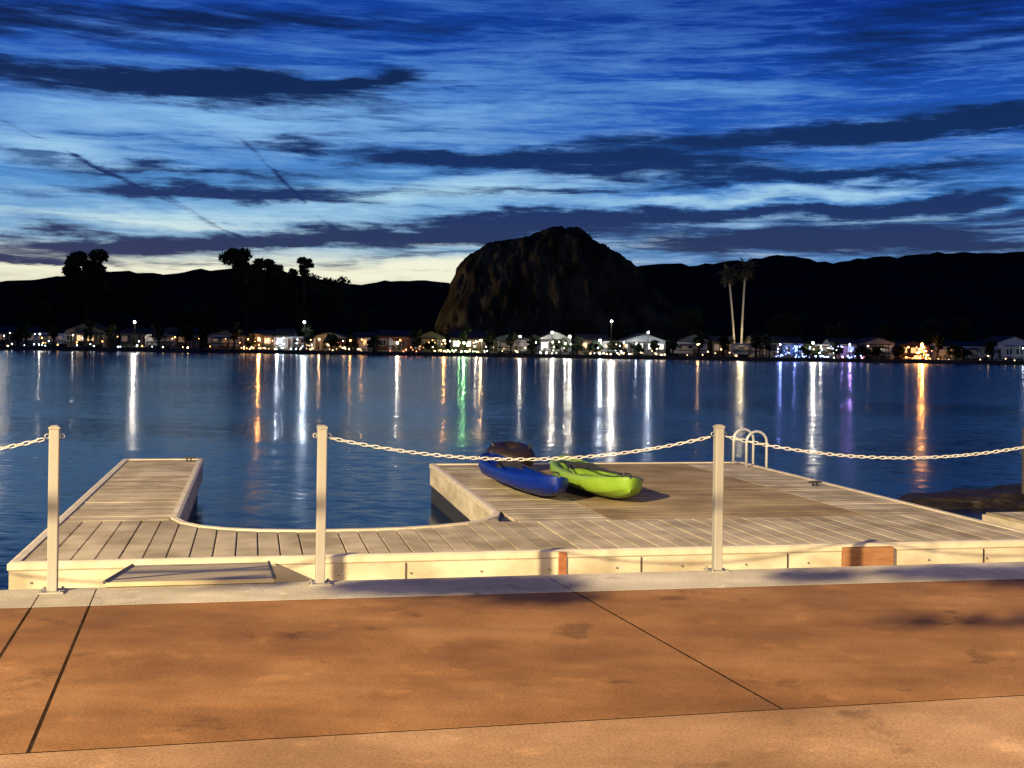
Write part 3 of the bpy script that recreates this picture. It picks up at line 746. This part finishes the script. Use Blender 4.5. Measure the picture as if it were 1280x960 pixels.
for px,y,l,w_,rz in((1024,249,6.5,'white',.05),(62,251,7,'dim',-.1),(280,249,6,'dim',.1),(378,251,5,'off',0),(506,250,7,'warm',.12),(640,249,6,'dim',-.1),(770,249,6,'warm',.05),(862,250,7,'off',.1),(1100,249,6,'dim',0),(1210,248,7,'off',.1),(200,248.5,6,'dim',.1),(932,249,6,'dim',0)): trailer(px,y,l,w_,rz)
point('awning_lamp',((1024-640)*248/1500,246.6,2.0),LC['white'],300,.12)
def lamp(px,py,colr,pw,y=245.5):
    x=(px-640)*y/1500; z=fz(px,py,y)
    e=empty('street_lamp',(x,y,-.1)); mb=MB(); mb.tube([(0,.2,0),(0,.2,z*.6),(0,.2,z-.1)],[.08,.06,.05],8); mb.tube([(0,.2,z-.1),(0,.1,z+.12),(0,-.05,z+.12)],.04,6); mb.obj('pole',barkm,e)
    gr=.14+.1*min(1,pw/900)
    mb=MB(); mb.sphere((0,-.1,z+.0),gr,10,8); mb.obj('globe',bulbs[colr],e)
    if pw: point('lamp',(0,-.1-gr-.21,z),LC[colr],pw,.2,e)
for q in((168,402,'white',1200),(380,402,'cool',1700),(50,417,'white',90),(764,401,'white',2500),(712,420,'white',1000),(580,428,'green',900),(601,425,'warm',700),(497,428,'white',600),(810,415,'cool',950),(1016,428,'white',2200),(1152,430,'orange',1900),(324,424,'orange',1300),(872,430,'warm',100),(650,420,'white',400),(690,415,'white',1300),(750,425,'cool',1700),(438,425,'orange',150),(555,425,'orange',500),(347,428,'cool',750),(975,430,'blue',350),(1062,430,'purple',400),(1085,432,'warm',0),(235,434,'warm',0),(10,432,'warm',60)):
    lamp(*q)
mbs={k:MB() for k in('warm','white','blue','orange','cool','red','green')}
for a,b_,k,n_ in((50,200,'cool',12),(50,300,'orange',10),(330,380,'cool',14),(375,460,'warm',26),(300,345,'orange',14),(540,600,'warm',20),(560,610,'white',12),(565,600,'green',8),(665,715,'white',14),(730,835,'warm',26),(740,800,'cool',12),(970,1080,'blue',50),(1000,1045,'white',12),(1040,1080,'red',4),(1130,1165,'orange',30),(1170,1280,'warm',6),(850,950,'warm',8),(470,540,'red',5),(470,560,'orange',8),(200,330,'warm',10),(0,60,'cool',8),(610,670,'warm',6)):
    for _ in range(n_):
        px=U(a,b_); mbs[k].sphere(((px-640)/6.12,244.6+U(-.4,.3),U(.1,2.6) if R()<.5 else U(.1,.5)),.08*U(.5,1.5),6,4)
sle=empty('string_lights')
for k,q in mbs.items(): q.obj('bulbs_'+k,bulbs[k],sle)
mb=MB()
for i in range(60):
    t=i/60; mb.sphere(((1152-640)/6.1+1.7*(1-t)*math.cos(t*26),245.6+.9*(1-t)*math.sin(t*26),.2+3.2*t),.09,6,4)
mb.obj('lit_spiral_tree',bulbs['orange'])
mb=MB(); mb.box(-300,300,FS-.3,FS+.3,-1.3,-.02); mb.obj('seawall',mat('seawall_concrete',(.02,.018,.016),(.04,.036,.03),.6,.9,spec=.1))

# ---- unseen tree left of the patio: one long bough shaped so its leaf sprays shade parts of the pale strip
O=Vector((-13.2,-.2,0)); e=empty('shade_tree',O); tr=MB(); lv=MB()
hd=Vector((-.556,-.831)); bd=8.5
def up_(tx,ty): return Vector((tx+hd.x*bd,ty+hd.y*bd,.41*bd))-O
tr.tube([(0,0,-.05),(0,.05,1.6),(.1,.0,3.0),up_(-8.2,8.85-.222*8.2)],[.2,.16,.13,.1],10)
bough=[up_(x,8.85+.222*x) for x in(-8.2,-6,-4,-2,0,2,4)]
tr.tube(bough,[.1,.08,.06,.045,.035,.025,.012],8)
for tx,ty,rx,ry,rz,n_ in((-.45,7.93,.42,.15,.08,600),(-.0,7.98,.36,.17,.1,560),(.15,7.72,.28,.09,.05,200),(1.6,8.35,.25,.08,.05,160),(2.5,8.5,.5,.14,.07,620),(3.1,8.55,.38,.16,.07,480),(2.9,8.25,.45,.08,.05,200),(-1.3,7.98,.25,.07,.05,110),(-4.5,7.4,.5,.3,.2,300),(2.4,7.35,.9,.12,.05,90)):
    p=up_(tx,ty); bx=tx+.1
    tr.tube([up_(bx,8.85+.222*bx),p],[.012,.005],5)
    leaves(lv,p,(rx,ry,rz),n_,.07)
for k in range(9):
    leaves(lv,(U(-1,1.2),U(-1,1),U(3.3,4.6)),(.9,.9,.6),180,.09)
tr.obj('trunk_and_limbs',barkm,e); lv.obj('foliage',nearleaf,e)
